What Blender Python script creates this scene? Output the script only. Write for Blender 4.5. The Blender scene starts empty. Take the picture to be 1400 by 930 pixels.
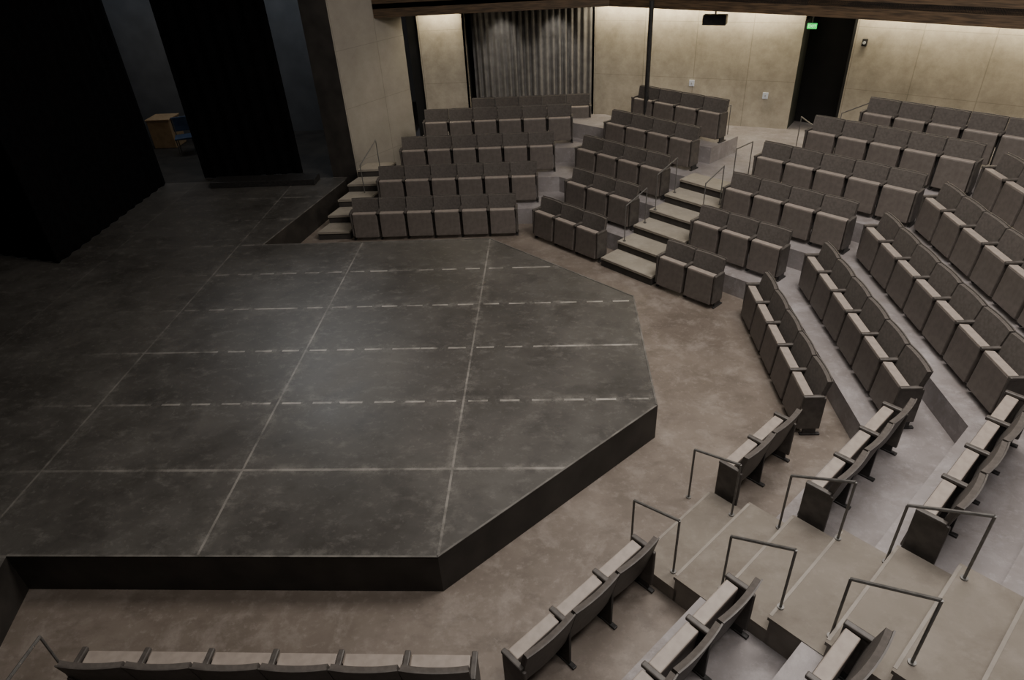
import bpy, bmesh, math, random
from mathutils import Vector, Matrix
random.seed(7)
R2=math.sqrt(2)
COL=bpy.context.scene.collection
# ---------------------------------------------------------------- materials
def nmat(name):
    m=bpy.data.materials.new(name);m.use_nodes=True
    nt=m.node_tree;b=nt.nodes['Principled BSDF'];return m,nt,b
def noise_mat(name,c1,c2,scale=4,rough=.8,detail=6,bump=0.0,c3=None,scale2=30,lo=.35,hi=.65,metal=0):
    m,nt,b=nmat(name)
    tc=nt.nodes.new('ShaderNodeTexCoord')
    n=nt.nodes.new('ShaderNodeTexNoise');n.inputs['Scale'].default_value=scale;n.inputs['Detail'].default_value=detail
    nt.links.new(tc.outputs['Object'],n.inputs['Vector'])
    r=nt.nodes.new('ShaderNodeValToRGB');r.color_ramp.elements[0].position=lo;r.color_ramp.elements[1].position=hi
    r.color_ramp.elements[0].color=(*c1,1);r.color_ramp.elements[1].color=(*c2,1)
    nt.links.new(n.outputs['Fac'],r.inputs['Fac'])
    out=r.outputs['Color']
    n2=nt.nodes.new('ShaderNodeTexNoise');n2.inputs['Scale'].default_value=scale2;n2.inputs['Detail'].default_value=4
    nt.links.new(tc.outputs['Object'],n2.inputs['Vector'])
    nt.links.new(out,b.inputs['Base Color'])
    b.inputs['Roughness'].default_value=rough;b.inputs['Metallic'].default_value=metal
    if bump:
        bp=nt.nodes.new('ShaderNodeBump');bp.inputs['Strength'].default_value=bump;bp.inputs['Distance'].default_value=.01
        nt.links.new(n2.outputs['Fac'],bp.inputs['Height']);nt.links.new(bp.outputs['Normal'],b.inputs['Normal'])
    return m
def worn(name,c1,c2,c3,c4,rough=.55):
    m,nt,b=nmat(name);N=nt.nodes.new;L=nt.links.new
    tc=N('ShaderNodeTexCoord')
    def no(s,d,r_=.6,sc=(1,1,1),rot=0,dist=0):
        mp=N('ShaderNodeMapping');mp.inputs['Scale'].default_value=sc;mp.inputs['Rotation'].default_value=(0,0,rot);L(tc.outputs['Object'],mp.inputs['Vector'])
        n=N('ShaderNodeTexNoise');n.inputs['Scale'].default_value=s;n.inputs['Detail'].default_value=d;n.inputs['Roughness'].default_value=r_;n.inputs['Distortion'].default_value=dist
        L(mp.outputs['Vector'],n.inputs['Vector']);return n.outputs['Fac']
    def ramp(f,a,bb,top=1):
        r=N('ShaderNodeMapRange');r.inputs[1].default_value=a;r.inputs[2].default_value=bb;r.inputs[4].default_value=top;L(f,r.inputs[0]);return r.outputs[0]
    def mix(f,a,c):
        mx=N('ShaderNodeMix');mx.data_type='RGBA';L(f,mx.inputs[0])
        if isinstance(a,tuple):mx.inputs[6].default_value=(*a,1)
        else:L(a,mx.inputs[6])
        mx.inputs[7].default_value=(*c,1);return mx.outputs[2]
    base=mix(ramp(no(.7,12,.66),.34,.66),c1,c2)
    base=mix(ramp(no(2.2,10,.72,dist=.25),.50,.70,.65),base,c3)
    base=mix(ramp(no(1.3,10,.72,(1,1.7,1),.8,.1),.50,.70,.75),base,c4)
    base=mix(ramp(no(11,8,.75),.54,.70,.5),base,c3)
    L(base,b.inputs['Base Color'])
    r=N('ShaderNodeMapRange');r.inputs[1].default_value=.3;r.inputs[2].default_value=.7;r.inputs[3].default_value=rough-.08;r.inputs[4].default_value=rough+.12
    L(no(1.9,8),r.inputs[0]);L(r.outputs[0],b.inputs['Roughness'])
    return m
M_floor=worn('concrete_floor',(.115,.093,.074),(.20,.168,.14),(.29,.255,.225),(.088,.070,.056))
M_tier=worn('tier_floor',(.18,.162,.158),(.275,.255,.255),(.38,.36,.365),(.15,.13,.12))
M_carpet=worn('stair_tread',(.165,.145,.120),(.22,.196,.165),(.26,.235,.205),(.14,.12,.10),.85)
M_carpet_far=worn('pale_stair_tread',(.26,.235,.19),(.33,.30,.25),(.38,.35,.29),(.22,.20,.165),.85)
M_nose=noise_mat('tread_nosing',(.21,.187,.16),(.26,.235,.20),6,.5)
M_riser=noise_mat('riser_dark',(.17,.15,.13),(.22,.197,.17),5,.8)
M_fab=noise_mat('seat_fabric',(.070,.061,.054),(.095,.083,.074),25,.85,4,.1)
M_pan=noise_mat('seat_underside',(.105,.090,.080),(.135,.117,.104),12,.55,4,.05)
M_highlight=noise_mat('seat_painted_highlight',(.265,.228,.198),(.33,.285,.248),10,.5,4)  # paler colour paints in the overhead light caught by the pan top
M_shell=noise_mat('back_shell',(.058,.051,.046),(.088,.079,.071),12,.5)
M_black=noise_mat('black_metal',(.015,.015,.015),(.03,.028,.027),20,.5)
M_side=noise_mat('stage_fascia',(.016,.014,.012),(.032,.028,.024),3,.6)
M_trim=noise_mat('stage_edge_strip',(.08,.075,.068),(.17,.16,.145),5,.5)
M_rail=noise_mat('rail_steel',(.13,.125,.118),(.18,.175,.165),20,.45,metal=.4)
M_drape=noise_mat('black_velour',(.002,.002,.0025),(.004,.004,.0045),8,1)
M_drape.node_tree.nodes['Principled BSDF'].inputs['Specular IOR Level'].default_value=.1
M_grey=noise_mat('dark_grey_wall',(.10,.105,.112),(.13,.135,.145),2,.9)
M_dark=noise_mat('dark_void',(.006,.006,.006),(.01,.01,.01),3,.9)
M_panel=noise_mat('dim_door_panel',(.05,.055,.045),(.07,.075,.06),3,.7)
M_curt=noise_mat('grey_curtain',(.12,.115,.11),(.17,.163,.155),6,.9)
M_wood=noise_mat('light_wood',(.34,.23,.13),(.43,.30,.17),8,.5)
M_blue=noise_mat('blue_plastic',(.03,.05,.10),(.05,.08,.14),8,.5)
M_plate=noise_mat('wall_plate',(.55,.60,.70),(.65,.70,.8),8,.4)
M_white=noise_mat('white_panel',(.3,.32,.35),(.4,.42,.45),4,.6)
def concrete(name,ca,cb_):
    m,nt,b=nmat(name)
    N=nt.nodes.new;L=nt.links.new
    tc=N('ShaderNodeTexCoord')
    n=N('ShaderNodeTexNoise');n.inputs['Scale'].default_value=1.5;n.inputs['Detail'].default_value=12;n.inputs['Roughness'].default_value=.74
    L(tc.outputs['Object'],n.inputs['Vector'])
    r=N('ShaderNodeValToRGB');r.color_ramp.elements[0].position=.36;r.color_ramp.elements[1].position=.64
    r.color_ramp.elements[0].color=(*ca,1);r.color_ramp.elements[1].color=(*cb_,1)
    L(n.outputs['Fac'],r.inputs['Fac'])
    sx=N('ShaderNodeSeparateXYZ');L(tc.outputs['Object'],sx.inputs[0])
    def mt(op,a,v):
        q=N('ShaderNodeMath');q.operation=op
        if isinstance(a,(int,float)):q.inputs[0].default_value=a
        else:L(a,q.inputs[0])
        if isinstance(v,(int,float)):q.inputs[1].default_value=v
        else:L(v,q.inputs[1])
        return q.outputs[0]
    jx=mt('LESS_THAN',mt('MODULO',mt('ADD',sx.outputs['X'],50),1.22),.02)
    jz=mt('LESS_THAN',mt('MODULO',mt('ADD',sx.outputs['Z'],50.4),1.22),.012)
    j=mt('MULTIPLY',mt('MAXIMUM',jx,jz),.35)
    mx=N('ShaderNodeMix');mx.data_type='RGBA';L(j,mx.inputs[0]);L(r.outputs['Color'],mx.inputs[6]);mx.inputs[7].default_value=(.10,.09,.065,1)
    L(mx.outputs[2],b.inputs['Base Color'])
    b.inputs['Roughness'].default_value=.85
    n2=N('ShaderNodeTexNoise');n2.inputs['Scale'].default_value=7;n2.inputs['Detail'].default_value=8;L(tc.outputs['Object'],n2.inputs['Vector'])
    bp=N('ShaderNodeBump');bp.inputs['Strength'].default_value=.35;bp.inputs['Distance'].default_value=.012
    L(n2.outputs['Fac'],bp.inputs['Height']);L(bp.outputs['Normal'],b.inputs['Normal'])
    return m
M_conc=concrete('board_marked_concrete',(.28,.253,.20),(.45,.41,.335))
M_conc2=concrete('grey_pier_concrete',(.24,.22,.185),(.30,.278,.235))
def slats():
    m,nt,b=nmat('brown_wood_slats')
    tc=nt.nodes.new('ShaderNodeTexCoord')
    n=nt.nodes.new('ShaderNodeTexNoise');n.inputs['Scale'].default_value=3;n.inputs['Detail'].default_value=8
    mp=nt.nodes.new('ShaderNodeMapping');mp.inputs['Scale'].default_value=(1,1,14)
    nt.links.new(tc.outputs['Object'],mp.inputs['Vector']);nt.links.new(mp.outputs['Vector'],n.inputs['Vector'])
    r=nt.nodes.new('ShaderNodeValToRGB');r.color_ramp.elements[0].position=.35;r.color_ramp.elements[1].position=.65
    r.color_ramp.elements[0].color=(.035,.022,.011,1);r.color_ramp.elements[1].color=(.105,.066,.035,1)
    nt.links.new(n.outputs['Fac'],r.inputs['Fac']);nt.links.new(r.outputs['Color'],b.inputs['Base Color']);b.inputs['Roughness'].default_value=.6
    return m
M_slat=slats()
def stage_mat():
    m,nt,b=nmat('scuffed_black_stage')
    N=nt.nodes.new;L=nt.links.new
    tc=N('ShaderNodeTexCoord');sx=N('ShaderNodeSeparateXYZ');L(tc.outputs['Object'],sx.inputs[0])
    def math_(op,a,bb=None,clamp=False):
        n=N('ShaderNodeMath');n.operation=op;n.use_clamp=clamp
        for i,v in enumerate((a,bb)):
            if v is None: continue
            if isinstance(v,(int,float)): n.inputs[i].default_value=v
            else: L(v,n.inputs[i])
        return n.outputs[0]
    def line(coord,per,w):
        a=math_('ADD',coord,per*50+per/2);mo=math_('MODULO',a,per);d=math_('ABSOLUTE',math_('SUBTRACT',mo,per/2))
        return math_('LESS_THAN',d,w)
    def noise(s,d,rr_,rot=0,scl=(1,1,1),dist=0):
        mp=N('ShaderNodeMapping');mp.inputs['Rotation'].default_value=(0,0,rot);mp.inputs['Scale'].default_value=scl;L(tc.outputs['Object'],mp.inputs['Vector'])
        n3=N('ShaderNodeTexNoise');n3.inputs['Scale'].default_value=s;n3.inputs['Detail'].default_value=d;n3.inputs['Roughness'].default_value=rr_;n3.inputs['Distortion'].default_value=dist;L(mp.outputs['Vector'],n3.inputs['Vector'])
        return n3.outputs['Fac']
    def mr(f,a,c,lo=0,hi=1):
        q=N('ShaderNodeMapRange');q.inputs[1].default_value=a;q.inputs[2].default_value=c;q.inputs[3].default_value=lo;q.inputs[4].default_value=hi;L(f,q.inputs[0]);return q.outputs[0]
    nf=noise(.8,12,.68)
    r=N('ShaderNodeValToRGB');r.color_ramp.elements[0].position=.33;r.color_ramp.elements[1].position=.70
    r.color_ramp.elements[0].color=(.044,.041,.037,1);r.color_ramp.elements[1].color=(.092,.087,.079,1)
    L(nf,r.inputs['Fac'])
    fx=math_('FLOOR',math_('DIVIDE',sx.outputs['X'],2.44));fy=math_('FLOOR',math_('DIVIDE',sx.outputs['Y'],1.22))
    cb=N('ShaderNodeCombineXYZ');L(fx,cb.inputs[0]);L(fy,cb.inputs[1])
    wn=N('ShaderNodeTexWhiteNoise');L(cb.outputs[0],wn.inputs['Vector'])
    vm=N('ShaderNodeVectorMath');vm.operation='SCALE';L(r.outputs['Color'],vm.inputs[0]);L(mr(wn.outputs['Value'],0,1,.92,1.08),vm.inputs['Scale'])
    outc=vm.outputs[0]
    def mixc(f,c):
        nonlocal outc
        mx0=N('ShaderNodeMix');mx0.data_type='RGBA';L(f,mx0.inputs[0]);L(outc,mx0.inputs[6]);mx0.inputs[7].default_value=(*c,1);outc=mx0.outputs[2]
    mixc(mr(noise(4,9,.74,.5,(1,1.6,1),.1),.53,.70,0,.55),(.155,.148,.135))
    mixc(mr(noise(14,9,.74,1.3),.57,.70,0,.5),(.17,.162,.148))
    mixc(mr(noise(2,9,.7,2.0,(1,1.3,1),.1),.52,.72,0,.6),(.03,.028,.025))
    def band(coord,per,w):
        a=math_('ADD',coord,per*50+per/2);mo=math_('MODULO',a,per);d=math_('ABSOLUTE',math_('SUBTRACT',mo,per/2))
        return mr(d,0,w,1,0)
    bd=math_('MAXIMUM',band(sx.outputs['X'],2.44,.16),band(sx.outputs['Y'],1.22,.12))
    xf=mr(sx.outputs['X'],-7.5,-2.0,.25,1)
    mixc(math_('MULTIPLY',math_('MULTIPLY',bd,mr(noise(5,8,.78),.48,.64,0,.7)),xf),(.20,.19,.172))
    lv=line(sx.outputs['X'],2.44,.013);lh=line(sx.outputs['Y'],1.22,.018)
    xm=math_('MODULO',math_('ADD',sx.outputs['X'],50.0),.407)
    dash=math_('LESS_THAN',xm,.25)
    near=math_('LESS_THAN',sx.outputs['Y'],1.9)
    cont=math_('GREATER_THAN',noise(.9,2,.5),.60)
    dn=math_('MAXIMUM',math_('MAXIMUM',dash,near),cont)
    lh2=math_('MULTIPLY',math_('MULTIPLY',math_('MULTIPLY',lh,dn),mr(sx.outputs['X'],-6,-2.6)),mr(sx.outputs['Y'],1.0,2.2,.5,1.2))
    ln=math_('MAXIMUM',math_('MULTIPLY',math_('MULTIPLY',lv,.62),xf),lh2)
    ln=math_('MULTIPLY',math_('MULTIPLY',ln,mr(noise(3.2,6,.6),.38,.60,.2,1.0)),.8,True)
    mixc(ln,(.35,.332,.30))
    L(outc,b.inputs['Base Color'])
    L(mr(nf,.3,.7,.36,.52),b.inputs['Roughness'])
    return m
M_stage=stage_mat()
def emis(name,c,s):
    m,nt,b=nmat(name);b.inputs['Base Color'].default_value=(*c,1);b.inputs['Emission Color'].default_value=(*c,1);b.inputs['Emission Strength'].default_value=s;return m
M_green=emis('exit_green',(.02,.6,.10),1.2)
M_text=emis('exit_letters',(.4,1,.5),1.6)

# ---------------------------------------------------------------- mesh helpers
def new_obj(name,bm,mat,parent=None,smooth=False):
    me=bpy.data.meshes.new(name);bmesh.ops.recalc_face_normals(bm,faces=bm.faces);bm.to_mesh(me);bm.free()
    me.materials.append(mat)
    if smooth:
        for p in me.polygons:p.use_smooth=True
    o=bpy.data.objects.new(name,me);COL.objects.link(o)
    if parent:o.parent=parent
    return o
def add_box(bm,x0,x1,y0,y1,z0,z1,bev=0,mtx=None):
    vs=bmesh.ops.create_cube(bm,size=1)['verts']
    for v in vs:
        v.co=Vector(((x0+x1)/2+v.co.x*(x1-x0),(y0+y1)/2+v.co.y*(y1-y0),(z0+z1)/2+v.co.z*(z1-z0)))
    if mtx:
        for v in vs:v.co=mtx@v.co
    if bev:
        es=list({e for v in vs for e in v.link_edges})
        bmesh.ops.bevel(bm,geom=es,offset=bev,segments=2,affect='EDGES',profile=.5)
def box(name,x0,x1,y0,y1,z0,z1,mat,parent=None,bev=0):
    bm=bmesh.new();add_box(bm,x0,x1,y0,y1,z0,z1,bev);return new_obj(name,bm,mat,parent)
def prism(name,pts,z0,z1,mat,parent=None,bev=0):
    bm=bmesh.new()
    b=[bm.verts.new((p[0],p[1],z0)) for p in pts];t=[bm.verts.new((p[0],p[1],z1)) for p in pts]
    bm.faces.new(b[::-1]);bm.faces.new(t);n=len(pts)
    for i in range(n):bm.faces.new((b[i],b[(i+1)%n],t[(i+1)%n],t[i]))
    return new_obj(name,bm,mat,parent)
def tube(bm,p0,p1,r,seg=8):
    p0=Vector(p0);p1=Vector(p1);d=p1-p0
    q=d.to_track_quat('Z','Y').to_matrix().to_4x4()
    bmesh.ops.create_cone(bm,cap_ends=True,segments=seg,radius1=r,radius2=r,depth=d.length,matrix=Matrix.Translation((p0+p1)/2)@q)
def struct(o,name=None):
    if name:o.name=name
    o['kind']='structure';return o
def thing(o,label,cat,group=None):
    o['label']=label;o['category']=cat
    if group:o['group']=group
    return o
def empty(name,loc=(0,0,0),rot=0):
    e=bpy.data.objects.new(name,None);e.empty_display_size=.2;COL.objects.link(e);e.location=loc;e.rotation_euler=(0,0,rot);return e

S=.527;RISE=.34;PITCH=.93;YC=7.32;Z5=RISE*4+.22
# ---------------------------------------------------------------- floor, tiers
fl=struct(prism('floor',[(-16,-6),(14,-6),(14,20),(-16,20)],-.2,0,M_floor));
stage_pts=[(0,0),(2.44,2.30),(2.44,5.02),(0,7.32),(-4.39,7.32),(-3.66,10.75),(-3.66,10.98),(-16,10.98),(-16,-4.5),(-3.6,-4.5),(-3.7,-3.4),(-4.45,0)]
se=empty('thrust_stage',(0,0,0))
st=prism('deck',stage_pts,0.0,S,M_stage,se)
st.data.materials.append(M_side)
for p in st.data.polygons:
    if abs(p.normal.z)<.5:p.material_index=1
bm=bmesh.new()
for a,b in zip(stage_pts[:5],stage_pts[1:6]):
    a=Vector((*a,S+.002));b=Vector((*b,S+.002));L=(b-a).length;ang=math.atan2((b-a).y,(b-a).x)
    add_box(bm,0,L,0,.022,-.01,.004,0,Matrix.Translation(a)@Matrix.Rotation(ang,4,'Z'))
a=Vector((-4.45,0,S+.002));add_box(bm,0,4.45,0,.022,-.01,.004,0,Matrix.Translation(a))
new_obj('edge_strip',bm,M_trim,se)
thing(se,'scuffed black wooden thrust stage with pale taped panel seams','stage')
struct(prism('floor',[(-16,10.98),(-3.8,10.98),(-3.8,15),(-16,15)],0,S,M_side))
A=lambda k:.90+PITCH*k
Bn=lambda k:1.04+PITCH*k
Cx=lambda k:3.92+PITCH*k
def far(n,t):return ((n+t)/R2,YC-(t-n)/R2)
def nearp(n,t):return ((n+t)/R2,(t-n)/R2)
for k in range(1,5):
    a,b,c=A(k),Bn(k),Cx(k);xl=-3.05+.35*k
    v1x=R2*b-a;v2y=c-R2*b
    near_side=[(c,v2y),(v1x,-a),(xl,-a),(xl,-6),(14,-6)]
    if k<4:
        pts=[(xl,YC+a),(v1x,YC+a),(c,YC-v2y)]+near_side+[(14,19),(xl,19)]
    else:
        pts=[far(b,1.55),far(b+1.0,1.55),(2.9,11.95),(2.5,12.4),(2.0,12.5),(v1x-.6,YC+a)]
        struct(prism('floor',pts[::-1],RISE*3,RISE*4,M_tier))
        pts=[far(b,3.20),(c,YC-v2y)]+near_side+[(14,16),far(9.5,4.3),far(7.7,3.9),far(6.9,3.20)]
    struct(prism('floor',pts[::-1],RISE*(k-1),RISE*k,M_tier))
k=5;b,c=Bn(k),Cx(k);v2y=c-R2*b
struct(prism('floor',[far(b,3.75),(c,YC-v2y),(c,v2y),(c,0),(14,0),(14,16),far(8.5,4.6),far(7.2,3.75)],RISE*4,Z5,M_tier))

# ---------------------------------------------------------------- stairs
def stair(M,T0,T1,label,n,name='aisle_stairs',n0=1.32,tread=.465,rm=None,tm=None):
    e=empty(name,(*M(n0,(T0+T1)/2),0))
    loc=lambda q:[(p[0]-e.location.x,p[1]-e.location.y) for p in q]
    for j in range(1,n+1):
        na=n0+tread*(j-1);nb=na+tread+ (.03 if j<n else 0)
        z1=.17*j
        q=[M(na,T0),M(na,T1),M(nb,T1),M(nb,T0)]
        # closed risers reach down to the tier below
        o=prism('riser',loc(q),max(0,z1-.36),z1-.03,rm or M_riser,e)
        q=[M(na-.02,T0),M(na-.02,T1),M(nb,T1),M(nb,T0)]
        o=prism('tread',loc(q),z1-.03,z1+.008,tm or M_carpet,e)
        q=[M(na-.023,T0+.03),M(na-.023,T1-.03),M(na+.004,T1-.03),M(na+.004,T0+.03)]
        prism('nosing',loc(q),z1-.005,z1+.011,M_nose,e)
    thing(e,label,'stairs','aisle stairs of the seating bank')
    return e
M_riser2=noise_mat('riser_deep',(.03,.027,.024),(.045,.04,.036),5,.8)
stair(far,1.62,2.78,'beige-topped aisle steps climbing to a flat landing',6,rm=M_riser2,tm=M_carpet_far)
stair(nearp,1.56,2.90,'grey-brown aisle steps with low steel handrails',8,n0=1.22)
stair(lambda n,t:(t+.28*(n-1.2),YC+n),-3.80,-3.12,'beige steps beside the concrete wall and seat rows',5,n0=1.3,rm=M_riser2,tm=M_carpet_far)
stair(lambda n,t:(t+.28*(n-1.2),-n),-3.80,-3.12,'beige steps beside the front seat row',5,n0=1.5)

# ---------------------------------------------------------------- chairs
PANM=Matrix.Translation((0,.06,.35))@Matrix.Rotation(math.radians(-5),4,'X')@Matrix.Translation((0,-.06,-.35))
def pan_mesh(parent):
    bm=bmesh.new();add_box(bm,-.255,.255,0,.125,.08,.575,.012,PANM)
    return new_obj('seat',bm,M_pan,parent)
def highlight_mesh(parent):
    bm=bmesh.new();add_box(bm,-.252,.252,.004,.122,.567,.595,.010,PANM)  # thin strip along the pan top carrying the painted highlight
    return new_obj('seat_top_highlight',bm,M_highlight,parent)
def back_mesh(name,off,th,mat,parent,w,z0,z1):
    bm=bmesh.new();nx,nz=8,5;F=[];K=[]
    for i in range(nx+1):
        u=-1+2*i/nx;f=[];kk=[]
        for j in range(nz+1):
            v=j/nz;z=z0+(z1-z0)*v
            y=.175+.11*((z-.38)/.50)+off-.022*u*u
            f.append(bm.verts.new((u*w,y,z)));kk.append(bm.verts.new((u*w,y+th,z)))
        F.append(f);K.append(kk)
    for i in range(nx):
        for j in range(nz):
            bm.faces.new((F[i][j],F[i+1][j],F[i+1][j+1],F[i][j+1]));bm.faces.new((K[i][j],K[i][j+1],K[i+1][j+1],K[i+1][j]))
        bm.faces.new((F[i][0],K[i][0],K[i+1][0],F[i+1][0]));bm.faces.new((F[i][nz],F[i+1][nz],K[i+1][nz],K[i][nz]))
    for j in range(nz):
        bm.faces.new((F[0][j],F[0][j+1],K[0][j+1],K[0][j]));bm.faces.new((F[nx][j],K[nx][j],K[nx][j+1],F[nx][j+1]))
    return new_obj(name,bm,mat,parent)
def arm_mesh(x,parent):
    bm=bmesh.new();add_box(bm,x-.026,x+.026,.0,.25,.58,.62,.01);return new_obj('armrest',bm,M_shell,parent)
def leg_mesh(x,parent):
    bm=bmesh.new();add_box(bm,x-.015,x+.015,.08,.24,.02,.58,.006);add_box(bm,x-.024,x+.024,.05,.30,0,.025,.006);return new_obj('leg',bm,M_black,parent)
def end_mesh(x,parent):
    bm=bmesh.new();add_box(bm,x-.018,x+.018,.0,.28,.10,.59,.012);return new_obj('end_panel',bm,M_shell,parent)
proto=empty('theater_seat')
pp={'seat':pan_mesh(proto),'highlight':highlight_mesh(proto),'cush':back_mesh('backrest',0,.045,M_fab,proto,.272,.42,.82),'shell':back_mesh('back_shell',.045,.014,M_shell,proto,.281,.34,.831),
 'armL':arm_mesh(-.285,proto),'legL':leg_mesh(-.285,proto),'armR':arm_mesh(.285,proto),'legR':leg_mesh(.285,proto),'endL':end_mesh(-.285,proto),'endR':end_mesh(.285,proto)}
def place(x,y,z,rot,parts,label,group):
    e=proto.copy();COL.objects.link(e);e.location=(x,y,z);e.rotation_euler=(0,0,rot)
    for p in parts:
        q=pp[p].copy();q.parent=e;COL.objects.link(q)
    thing(e,label,'chair',group)
def row(P0,P1,count,z,rot,group,ends=(1,1)):
    P0=Vector(P0);P1=Vector(P1);d=(P1-P0).normalized()
    for i in range(count):
        c=P0+d*(.31+.57*i)
        parts=['seat','highlight','cush','shell','armL']
        parts.append('endL' if (i==0 and ends[0]) else 'legL')
        if i==0 and ends[0]:parts.append('legL')
        if i==count-1:
            parts+=['armR','legR']+(['endR'] if ends[1] else [])
        place(c.x,c.y,z,rot,parts,'taupe upholstered folding theater seat with tipped-up seat and dark shell',group)
H45=math.radians(45)
def fY(k):return 1.18+PITCH*k
def fN(k):return 1.32+PITCH*k
def fX(k):return 4.2+PITCH*k
for k,(x0,n) in enumerate([(-3.0,6),(-2.58,6),(-2.2,6),(-1.78,6)]):
    row((x0,YC+fY(k)),(x0+5,YC+fY(k)),n,RISE*k,0,'theater seats in the bank beyond the stage')
row((-.75,YC+fY(4)-.05),(4,YC+fY(4)-.05),5,RISE*3,0,'theater seats in the bank beyond the stage')
for k,n in enumerate([3,3,4,4,4]):
    t1=1.52;t0=t1-(.57*n+.05)
    row(far(fN(k),t0),far(fN(k),t1),n,RISE*k,-H45,'theater seats in the diagonal bank by the stairs')
for k,(t0,n) in enumerate([(2.84,2),(2.84,3),(2.84,4),(2.86,5),(3.3,5),(3.85,5)]):
    row(far(fN(k),t0),far(fN(k),t0+3),n,RISE*k if k<5 else Z5,-H45,'theater seats in the angled bank by the exit door')
for k,n in enumerate([5,6,7,8,9]):
    L=.57*n+.05;yc=3.76
    row((fX(k),yc+L/2),(fX(k),yc-L/2),n,RISE*k,-2*H45,'theater seats in the bank facing the stage tip')
for k,n in enumerate([2,3,4]):
    L=.57*n+.05
    row(nearp(fN(k)-.1,2.95+L),nearp(fN(k)-.1,2.95),n,RISE*k,-3*H45,'theater seats in the angled bank by the handrails')
for k,n in enumerate([3,4,4]):
    L=.57*n+.05;o_=(.12,.05,.03)[k]
    row(nearp(fN(k)-o_,1.52),nearp(fN(k)-o_,1.52-L),n,RISE*k,-3*H45,'theater seats in the diagonal bank by the handrails')
row((.49,-1.02),(-5,-1.02),6,0,math.pi,'theater seats in the nearest front row')
for o in list(pp.values())+[proto]:bpy.data.objects.remove(o)

# ---------------------------------------------------------------- handrails
def rail(p0,z0,p1,z1,h=.78,label='low dull steel handrail on the aisle stairs',r=.012):
    e=empty('handrail',(p0[0],p0[1],z0))
    o=Vector((p0[0],p0[1],z0));a=Vector((0,0,0));b=Vector((p1[0],p1[1],z1))-o
    for q in (a,b):
        bm=bmesh.new();tube(bm,q,q+Vector((0,0,h)),r);tube(bm,q,q+Vector((0,0,.012)),.03,12);new_obj('post',bm,M_rail,e)
    bm=bmesh.new();tube(bm,a+Vector((0,0,h)),b+Vector((0,0,h)),r*1.25);new_obj('rail',bm,M_rail,e)
    thing(e,label,'handrail','handrails along the aisle stairs')
def sz(n,n0):
    return .17*(math.floor((n-n0)/.465)+1)+.008 if n>=n0-.02 else 0
for n in (1.0,2.06,3.04):
    for t in (1.76,2.80):
        rail(nearp(n,t),sz(n,1.22),nearp(n+.56,t-.04),sz(n+.56,1.22),.74)
rail(far(1.85,1.72),sz(1.85,1.32),far(2.45,1.72),sz(2.45,1.32),.7,r=.009)
rail(far(2.75,1.72),sz(2.75,1.32),far(3.35,1.72),sz(3.35,1.32),.7,r=.009)
rail(far(2.85,2.70),sz(2.85,1.32),far(3.4,2.70),sz(3.4,1.32),.74,r=.010)
rail(far(3.75,2.70),RISE*3,far(4.3,2.70),RISE*3,.8,r=.010)
rail(far(6.3,2.6),RISE*3,far(5.9,3.05),RISE*3,.8,r=.010)
rail(far(7.0,3.1),RISE*3,far(6.95,3.7),RISE*4,.8,r=.010)
rail(far(5.9,1.0),RISE*3,far(6.25,1.0),RISE*3,.8,r=.010)
rail((-3.0,YC+2.6),RISE,(-2.75,YC+3.3),RISE*2,.8,r=.01)
rail((-3.22,-1.62),.17,(-3.34,-1.0),0,.72)

# ---------------------------------------------------------------- walls
def wall(name,p0,p1,z0,z1,mat=M_conc,th=.25):
    p0=Vector((*p0,0));p1=Vector((*p1,0));d=p1-p0;L=d.length;d.normalize();nrm=Vector((-d.y,d.x,0))
    ang=math.atan2(d.y,d.x);s=1
    if (nrm.x*(p0.x-1)+nrm.y*(p0.y-0))<0:s=-1
    o=box(name,0,L,min(0,s*th),max(0,s*th),z0,z1,mat)
    o.location=p0;o.rotation_euler=(0,0,ang)
    return struct(o)
ZC=3.95
W0=(2.28,13.55);W1=(6.67,11.78);W2=(7.5,11.1);W3=(13.2,6.9)
wall('wall_left',(-3.42,11.0),(-2.25,12.75),0,9,M_conc2)
wall('wall_left_return',(-4.0,10.98),(-3.42,11.0),0,9,M_side)
wall('wall_back',(-1.98,13.2),(-.85,13.2),0,ZC)
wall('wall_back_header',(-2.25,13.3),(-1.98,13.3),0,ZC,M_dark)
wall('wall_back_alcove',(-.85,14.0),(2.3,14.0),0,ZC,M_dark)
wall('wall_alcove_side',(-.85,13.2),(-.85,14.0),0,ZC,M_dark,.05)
wall('wall_right',W0,W1,0,ZC)
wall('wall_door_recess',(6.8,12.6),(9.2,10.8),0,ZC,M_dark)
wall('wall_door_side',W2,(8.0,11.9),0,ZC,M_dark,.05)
wall('wall_right_end',W2,W3,0,ZC)
wall('wall_stage',(-16,15),(-3.8,15),0,9,M_grey)
dr=wall('door_1',W1,(7.0,12.35),RISE*3,RISE*3+2.3,M_panel,.05)
fas=[(-3.4,12.05),(2.5,12.05),(5.9,9.55),(10.0,6.0),(12,4.5)]
struct(prism('ceiling',fas+[(15,6),(14,16),(-3.4,16)],3.95,4.05,M_dark))
def strip(name,path,z0,z1,th,mat):
    bm=bmesh.new();pr=[]
    for i,p in enumerate(path):
        p=Vector(p);a=Vector(path[max(0,i-1)]);b=Vector(path[min(len(path)-1,i+1)]);d=(b-a).normalized();n=Vector((-d.y,d.x))
        q=p+n*th
        pr.append([bm.verts.new((p.x,p.y,z0)),bm.verts.new((p.x,p.y,z1)),bm.verts.new((q.x,q.y,z1)),bm.verts.new((q.x,q.y,z0))])
    for a,b in zip(pr,pr[1:]):
        for i in range(4):bm.faces.new((a[i],a[(i+1)%4],b[(i+1)%4],b[i]))
    bm.faces.new(pr[0]);bm.faces.new(pr[-1][::-1])
    return new_obj(name,bm,mat)
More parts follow.
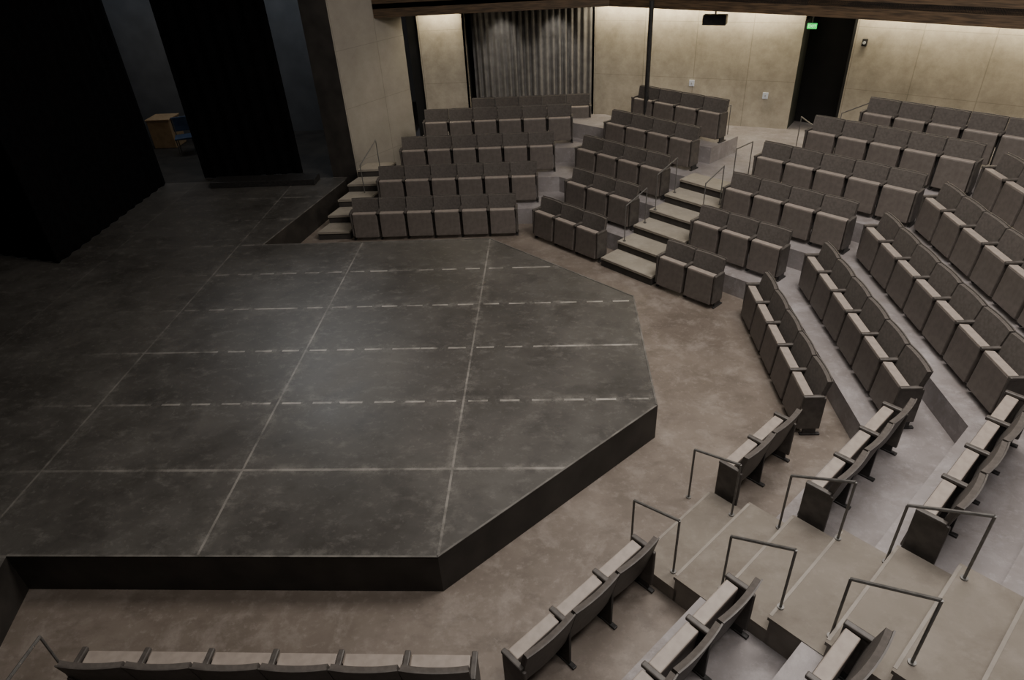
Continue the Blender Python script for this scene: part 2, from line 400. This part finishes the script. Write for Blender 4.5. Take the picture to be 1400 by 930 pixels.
struct(strip('trim_1',fas,3.77,5.6,.15,M_slat))

# pleated curtain in alcove
bm=bmesh.new();prev=None;N=150
for i in range(N+1):
    x=-.72+2.95*i/N;y=13.60+.035*math.sin(i/N*2*math.pi*19)+.012*math.sin(i*.9)
    a=bm.verts.new((x,y,1.03));b=bm.verts.new((x,y,3.9))
    if prev:bm.faces.new((prev[0],a,b,prev[1]))
    prev=(a,b)
c=new_obj('pleated_curtain',bm,M_curt,smooth=True);thing(c,'grey pleated floor-length curtain hanging in a wall alcove','curtain')
bm=bmesh.new();tube(bm,(3.3,11.2,1.36),(3.3,11.2,3.95),.05,16);new=new_obj('steel_column',bm,M_black,smooth=False)
thing(new,'slim dark round steel column before the concrete wall','column')

# drapes
def drape(name,path,z0,z1,label,amp=.025,wl=.34):
    bm=bmesh.new();prev=None
    pts=[Vector(p) for p in path];tot=0
    for a,b in zip(pts,pts[1:]):
        L=(b-a).length;n=max(4,int(L/ .045));d=(b-a).normalized();nn=Vector((-d.y,d.x))
        for i in range(n+1):
            s=L*i/n;q=a+d*s+nn*amp*math.sin((tot+s)/wl*2*math.pi)
            v=bm.verts.new((q.x,q.y,z0));w=bm.verts.new((q.x,q.y,z1))
            if prev:bm.faces.new((prev[0],v,w,prev[1]))
            prev=(v,w)
        tot+=L
    o=new_obj(name,bm,M_drape,smooth=True);thing(o,label,'curtain','black stage drapes');return o
drape('stage_drape',[(-13,8.2),(-8.15,6.75),(-8.1,10.95)],S+.01,8.5,'black velour leg drape hanging beside the stage')
drape('stage_drape',[(-7.25,11.2),(-4.85,11.35)],S+.01,8.5,'black velour backdrop panel hanging upstage')
b_=box('stage_step',-6.8,-4.3,10.5,10.92,S,S+.14,M_black,bev=.01);thing(b_,'low black step lying before the upstage drape','step')
wb=empty('wooden_crate',(-9.5,14.1,S))
box('body',-.32,.32,-.3,.3,0,.75,M_wood,wb,.02);box('lid',-.34,.34,-.32,.32,.75,.79,M_wood,wb,.01)
thing(wb,'light wooden crate standing backstage between drapes','crate')
wb=empty('blue_chair',(-8.6,13.3,S),.4)
box('seat',-.23,.23,-.23,.23,.42,.47,M_blue,wb,.015);box('backrest',-.23,.23,.2,.24,.55,.92,M_blue,wb,.015)
for sx_ in (-.2,.2):
    for sy_ in (-.2,.2):
        bm=bmesh.new();tube(bm,(sx_,sy_,0),(sx_,sy_,.42 if sy_<0 else .9),.014);new_obj('leg',bm,M_rail,wb)
thing(wb,'dark blue plastic chair standing backstage beside a crate','chair')

# ---------------------------------------------------------------- wall fittings
d=Vector((W1[0]-W0[0],W1[1]-W0[1],0)).normalized();nrm=Vector((d.y,-d.x,0))
def on_wall(s,z,off=.01):
    return Vector((*W0,z))+d*s+nrm*off
angD=math.atan2(d.y,d.x)
for s,z in ((2.45,1.95),(4.15,1.75)):
    p=on_wall(s,z,.02);e=empty('wall_plate',p,angD);box('plate',-.06,.06,-.012,.012,-.07,.07,M_plate,e,.004);box('switch',-.015,.015,-.02,-.01,-.025,.025,M_white,e,.002)
    thing(e,'small pale switch plate on the concrete wall','switch plate','switch plates')
d2=Vector((W3[0]-W2[0],W3[1]-W2[1],0)).normalized();n2_=Vector((d2.y,-d2.x,0))
e=empty('wall_alarm',Vector((*W2,3.0))+d2*.22+n2_*.03,math.atan2(d2.y,d2.x));box('housing',-.05,.05,-.03,.03,-.07,.07,M_black,e,.008)
bm=bmesh.new();tube(bm,(0,-.03,0),(0,-.045,0),.03,12);new_obj('lens',bm,M_white,e)
thing(e,'small dark alarm device on the concrete wall','alarm')
e=empty('ceiling_speaker',(4.6,11.1,3.55),angD)
box('body',-.24,.24,-.12,.12,-.10,.09,M_black,e,.02);bm=bmesh.new();tube(bm,(0,0,.09),(0,0,.4),.02);new_obj('bracket',bm,M_black,e)
thing(e,'black box speaker hanging from the ceiling','speaker')
e=empty('exit_sign',(6.66,11.3,3.30),angD)
box('housing',-.095,.095,-.02,.02,-.055,.055,M_green,e,.01)
cu=bpy.data.curves.new('lettering','FONT');cu.body='EXIT';cu.size=.08;cu.align_x='CENTER';cu.align_y='CENTER';cu.extrude=.002
t0_=bpy.data.objects.new('tmp',cu);COL.objects.link(t0_);bpy.context.view_layer.update()
me=bpy.data.meshes.new_from_object(t0_.evaluated_get(bpy.context.evaluated_depsgraph_get()));bpy.data.objects.remove(t0_)
me.materials.clear();me.materials.append(M_text)
t=bpy.data.objects.new('lettering',me);COL.objects.link(t);t.parent=e;t.location=(0,-.024,0);t.rotation_euler=(math.pi/2,0,0)
bm=bmesh.new();tube(bm,(0,0,.05),(0,0,.65),.012);new_obj('stem',bm,M_black,e)
thing(e,'glowing green exit sign hanging by the dark doorway','exit sign')

# ---------------------------------------------------------------- lights
def area(loc,target,sx,sy,e,col=(1,.9,.8)):
    l=bpy.data.lights.new('area','AREA');l.shape='RECTANGLE';l.size=sx;l.size_y=sy;l.energy=e;l.color=col
    o=bpy.data.objects.new('area_light',l);COL.objects.link(o);o.location=loc
    o.rotation_euler=(Vector(target)-Vector(loc)).to_track_quat('-Z','Y').to_euler();return o
def spot(loc,target,e,ang,col=(1,.9,.8),rad=.3,blend=1):
    l=bpy.data.lights.new('spot','SPOT');l.energy=e;l.spot_size=math.radians(ang);l.spot_blend=blend;l.color=col;l.shadow_soft_size=rad
    o=bpy.data.objects.new('spot_light',l);COL.objects.link(o);o.location=loc
    o.rotation_euler=(Vector(target)-Vector(loc)).to_track_quat('-Z','Y').to_euler();return o
warm=(1,.86,.62)
for s in (.4,1.2,2.0,2.8,3.6,4.3):
    area(on_wall(s,3.74,.26),on_wall(s,2.1,.02),.7,.06,17,warm)
for i in range(7):
    a=Vector((*W2,3.74))+d2*(.4+.85*i);area(a+n2_*.26,a+n2_*.02-Vector((0,0,1.6)),.7,.06,17,warm)
area((-1.4,12.95,3.74),(-1.4,13.18,2.1),.9,.06,16,warm)
for x in (.05,1.35):spot((x,12.95,3.88),(x,13.6,2.75),42,52,(1,.93,.82),.05,.8)
spot((-.6,9.2,5.0),(-2.4,12.2,1.2),105,52,(1,.9,.74))
area((5.6,3.2,9),(5.4,3.2,0),2.5,5,730,(1,.92,.85))
area((4.8,-1.2,8.5),(4.4,-.6,0),1.6,1.6,165,(1,.92,.87))
area((2.4,-3.2,8.5),(2.6,-1.2,0),1.5,1.0,120,(1,.93,.88))
area((1.6,3.5,9),(1.6,3.5,0),3,4,130,(1,.94,.87))
area((0,10,8.5),(0,9,0),5,3,60,(1,.9,.8))
area((-1.5,-1,8),(-1.5,-1,0),3,1,60,(1,.91,.82))
spot((-4.9,10.2,7.2),(-2.7,4.6,S),520,34,(.97,.98,1),.6)
area((-8,13.6,7.5),(-8,15,4),6,1,75,(.82,.9,1))
area((-9,13.0,4.0),(-9.1,14.0,.5),.5,.5,4,(1,.8,.55))
area((-4.3,13.2,6),(-4.5,15,3),1,1,22,(.9,.95,1))
w=bpy.data.worlds.new('World');bpy.context.scene.world=w;w.use_nodes=True
w.node_tree.nodes['Background'].inputs[0].default_value=(1,.97,.94,1);w.node_tree.nodes['Background'].inputs[1].default_value=.008

# ---------------------------------------------------------------- camera
P=(1.1861,-4.257,5.8853);yaw,pit,rol,f=-.077,.5837,.0613,918.0
fw=Vector((math.sin(yaw)*math.cos(pit),math.cos(yaw)*math.cos(pit),-math.sin(pit)))
r0=Vector((math.cos(yaw),-math.sin(yaw),0));d0=fw.cross(r0)
r=r0*math.cos(rol)+d0*math.sin(rol);dn=-r0*math.sin(rol)+d0*math.cos(rol)
cam=bpy.data.cameras.new('Camera');co=bpy.data.objects.new('Camera',cam);COL.objects.link(co)
cam.sensor_width=36;cam.lens=f/1400*36;cam.clip_start=.05
up=-dn;bk=-fw
m=Matrix(((r.x,up.x,bk.x,P[0]),(r.y,up.y,bk.y,P[1]),(r.z,up.z,bk.z,P[2]),(0,0,0,1)))
co.matrix_world=m
bpy.context.scene.camera=co
